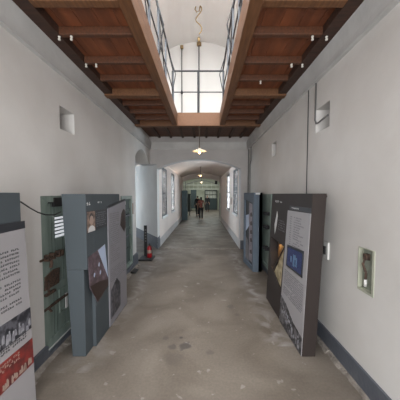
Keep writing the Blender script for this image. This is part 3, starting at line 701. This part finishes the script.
# ---------------- far corridor things ----------------
t = thing('cabinet', 'tall teal cabinet against the left wall at the corridor end', 'cabinet', (-1.2, 15.9, 0))
obj('cabinet_body', MB().box(CL+.025, -1.03, 15.55, 16.3, 0, 1.93), 'teal_cab', t, bevel=.01)
obj('door', MB().box(-1.35, -1.06, 15.53, 15.55, .08, 1.88), 'teal_cab', t, bevel=.004)
obj('handle', MB().box(-1.10, -1.08, 15.51, 15.53, .9, 1.05), 'steel_dark', t)
one('loudspeaker', 'small black loudspeaker high on the right at the corridor end', 'loudspeaker', MB().box(.82, .98, 16.40, 16.58, 2.36, 2.60), 'iron', (.9, 16.5, 2.4), bevel=.01)
t = thing('open_door', 'dark open door leaf against the right wall at the corridor end', 'door', (1.1, 15.8, 0))
obj('door_leaf', MB().box(1.07, 1.12, 15.2, 16.0, .01, 1.75), 'photo_mauve', t)
obj('edge_strip', MB().box(1.06, 1.125, 15.16, 15.2, .01, 1.75), 'bright_bar', t)
t = thing('display_board', 'dark teal board on feet, tallest of the boards in the far hall', 'display board', (-.92, 24, 0))
obj('board', MB().box(-1.22, -.65, 24, 24.05, .25, 2.12), 'teal_dark', t); obj('foot', MB().box(-1.15, -1.1, 23.8, 24.25, 0, .25), 'iron', t); obj('foot', MB().box(-.76, -.71, 23.8, 24.25, 0, .25), 'iron', t)
t = thing('display_board', 'lower dark teal board on feet beside the teal cabinet in the far hall', 'display board', (-1.15, 19, 0))
obj('board', MB().box(-1.38, -.98, 19, 19.05, .3, 1.72), 'teal_dark', t); obj('foot', MB().box(-1.32, -1.27, 18.85, 19.2, 0, .3), 'iron', t); obj('foot', MB().box(-1.08, -1.03, 18.85, 19.2, 0, .3), 'iron', t)
t = thing('barred_gate', 'dark barred steel gate with pale upper openings in the far hall', 'gate', (.85, 25.8, 0))
m = MB(); m.ring([(.18, 0), (1.52, 0), (1.52, 2.12), (.18, 2.12)], [(.27, .1), (1.43, .1), (1.43, 2.03), (.27, 2.03)], 'y', 25.7, 25.8); obj('gate_frame', m, 'steel_dark', t)
obj('lower_panel', MB().box(.27, 1.43, 25.74, 25.77, .1, 1.25), 'teal_dark', t)
m = MB()
for k in range(7): x = .27+1.16*(k+.5)/7; m.box(x-.02, x+.02, 25.73, 25.76, 1.25, 2.03)
m.box(.27, 1.43, 25.73, 25.77, 1.62, 1.67); obj('bars', m, 'steel_dark', t)
obj('upper_pane', MB().box(.28, 1.42, 25.775, 25.785, 1.25, 2.02), 'bright_bar', t)
t = thing('bar_partition', 'pale barred partition under an arched rail across the far hall', 'partition', (0, 25.4, 2.3))
m = MB(); m.box(-2.6, 1.9, 25.42, 25.46, 2.20, 2.26); m.box(-2.6, 1.9, 25.42, 25.46, 2.62, 2.68)
for k in range(10): x = -2.4+k*.47; m.box(x-.02, x+.02, 25.43, 25.45, 2.2, 2.95)
obj('bars', m, 'bright_bar', t)
pts = [(-1.9+3.6*k/16, 25.44, 2.65+.45*math.sin(math.pi*k/16)) for k in range(17)]
obj('arched_rail', MB().tube(pts, .03), 'ink_grey', t, smooth=True)
obj('post', MB().box(-1.9, -1.84, 25.42, 25.48, 0, 3.0), 'rail_post', t); obj('post', MB().box(1.74, 1.80, 25.42, 25.48, 0, 3.0), 'rail_post', t)

# ---------------- people ----------------
def skin(name, pts, edges, m, parent, sub=2, root=0):
    me = bpy.data.meshes.new(name); me.from_pydata([p[:3] for p in pts], edges, []); me.materials.append(M[m])
    o = bpy.data.objects.new(name, me); C.objects.link(o); o.parent = parent
    s = o.modifiers.new('skin', 'SKIN'); s.use_smooth_shade = True
    for i, p in enumerate(pts):
        sv = me.skin_vertices[0].data[i]; r = p[3]; sv.radius = r if isinstance(r, tuple) else (r, r); sv.use_root = (i == root)
    u = o.modifiers.new('sub', 'SUBSURF'); u.levels = sub; u.render_levels = sub
    return o
def person(label, x, y, h, rz, torso_m, leg_m, shoe_m, arm_m, hair_long, stride=.08, bend=.04, skirt=False):
    t = thing('person', label, 'person', (x, y, 0)); t.rotation_euler = (0, 0, rz); t['_o'] = (0, 0, 0); k = h/1.65
    P = []; E = []
    def add(x, y, z, r, p=None):
        P.append((x*k, y*k, z*k, tuple(q*k for q in r) if isinstance(r, tuple) else r*k))
        if p is not None: E.append((p, len(P)-1))
        return len(P)-1
    pel = add(0, 0, .90, (.135, .10)); wst = add(0, 0, 1.05, (.115, .085), pel); ch = add(0, .01, 1.22, (.14, .10), wst); cl = add(0, 0, 1.36, (.10, .07), ch)
    nk = add(0, .005, 1.42, .048, cl); hd = add(0, .015, 1.50, (.068, .075), nk); tp = add(0, .01, 1.585, (.066, .078), hd)
    hands = []
    for s in (-1, 1):
        shd = add(s*.155, 0, 1.345, .048, cl); el = add(s*.215, -.02, 1.09, .038, shd); wr = add(s*.215, bend, .87, .024, el)
        pm = add(s*.213, bend+.015, .81, (.020, .034), wr)
        for q, (dy, ln) in enumerate(((-.028, .055), (-.009, .072), (.010, .068), (.028, .052))):
            a = add(s*.211, bend+.015+dy, .765, .009, pm); add(s*.203, bend+.022+dy, .765-ln*.8, .008, a)
        th = add(s*.203, bend+.052, .80, .011, pm); add(s*.198, bend+.062, .755, .009, th)
        hp = add(s*.085, 0, .84, .085, pel); kn = add(s*.09, s*stride*.5+.02, .47, .055, hp); an = add(s*.09, s*stride, .09, .036, kn)
        ft = add(s*.095, s*stride+.06, .035, (.036, .03), an); add(s*.10, s*stride+.14, .028, (.034, .024), ft)
    skin('body', P, E, 'skin', t)
    # face
    z = 1.545*k
    for s in (-1, 1):
        obj('eye', MB().lathe([(0, -.010*k), (.010*k, 0), (0, .010*k)], (s*.028*k, .088*k, z), 8), 'hair', t); obj('ear', MB().lathe([(0, -.025*k), (.012*k, 0), (0, .025*k)], (s*.070*k, .01*k, z-.01*k), 8), 'skin', t, smooth=True)
    obj('nose', MB().tube([(0, .082*k, z), (0, .105*k, z-.035*k), (0, .085*k, z-.042*k)], [.006*k, .012*k, .008*k]), 'skin', t, smooth=True)
    obj('mouth', MB().tube([(-.02*k, .084*k, z-.062*k), (0, .09*k, z-.062*k), (.02*k, .084*k, z-.062*k)], .005*k), 'photo_red', t)
    hp_ = [(0, -.015, 1.60, (.078, .080)), (0, -.045, 1.53, (.074, .055)), (0, -.05, 1.46 if not hair_long else 1.36, (.06, .04))]
    skin('hair', [(a*k, b*k, c*k, (r[0]*k, r[1]*k)) for a, b, c, r in hp_], [(0, 1), (1, 2)], 'hair', t)
    # top
    e = .016
    T = [(0, 0, .86, (.155, .115)), (0, 0, 1.05, (.132, .10)), (0, .01, 1.22, (.155, .115)), (0, 0, 1.355, (.108, .078))]; TE = [(0, 1), (1, 2), (2, 3)]
    if skirt: T[0] = (0, 0, .90, (.16, .125)); T.append((0, 0, .58, (.205, .155))); TE.append((0, 4))
    for s in (-1, 1):
        n = len(T); T += [(s*.155, 0, 1.348, .056), (s*.20, -.012, 1.17, .050)]; TE += [(3, n), (n, n+1)]
        if arm_m: T += [(s*.216, -.018, 1.09, .048), (s*.217, bend*.9, .90, .034)]; TE += [(n+1, n+2), (n+2, n+3)]
    skin('top' if not skirt else 'dress', [(a*k, b*k, c*k, tuple(q*k for q in r) if isinstance(r, tuple) else r*k) for a, b, c, r in T], TE, torso_m, t, root=1)
    Q = [(0, 0, .90, (.150, .110))]; QE = []
    for s in (-1, 1):
        n = len(Q); Q += [(s*.087, 0, .82, .096), (s*.09, s*stride*.5+.02, .47, .068), (s*.09, s*stride, .12, .052)]; QE += [(0, n), (n, n+1), (n+1, n+2)]
    skin('trousers', [(a*k, b*k, c*k, tuple(q*k for q in r) if isinstance(r, tuple) else r*k) for a, b, c, r in Q], QE, leg_m, t)
    for s in (-1, 1):
        skin('shoe', [(s*.092*k, (s*stride-.015)*k, .045*k, (.045*k, .042*k)), (s*.096*k, (s*stride+.075)*k, .040*k, (.046*k, .036*k)), (s*.10*k, (s*stride+.15)*k, .034*k, (.040*k, .030*k))], [(0, 1), (1, 2)], shoe_m, t)
    return t
person('person with dark hair in red patterned top and dark trousers, standing mid corridor', -.13, 15.5, 1.55, R(8), 'red_cloth', 'grey_cloth', 'shoe_white', False, True)
person('person in black clothes standing left of the one in red', -.42, 18.3, 1.60, R(20), 'dark_cloth', 'dark_cloth', 'iron', True, False)
person('person in black clothes standing right of the one in red, before the barred gate', .42, 22.5, 1.62, R(160), 'dark_cloth', 'grey_cloth', 'iron', True, False)

for o in bpy.data.objects:
    if '_o' in o: del o['_o']
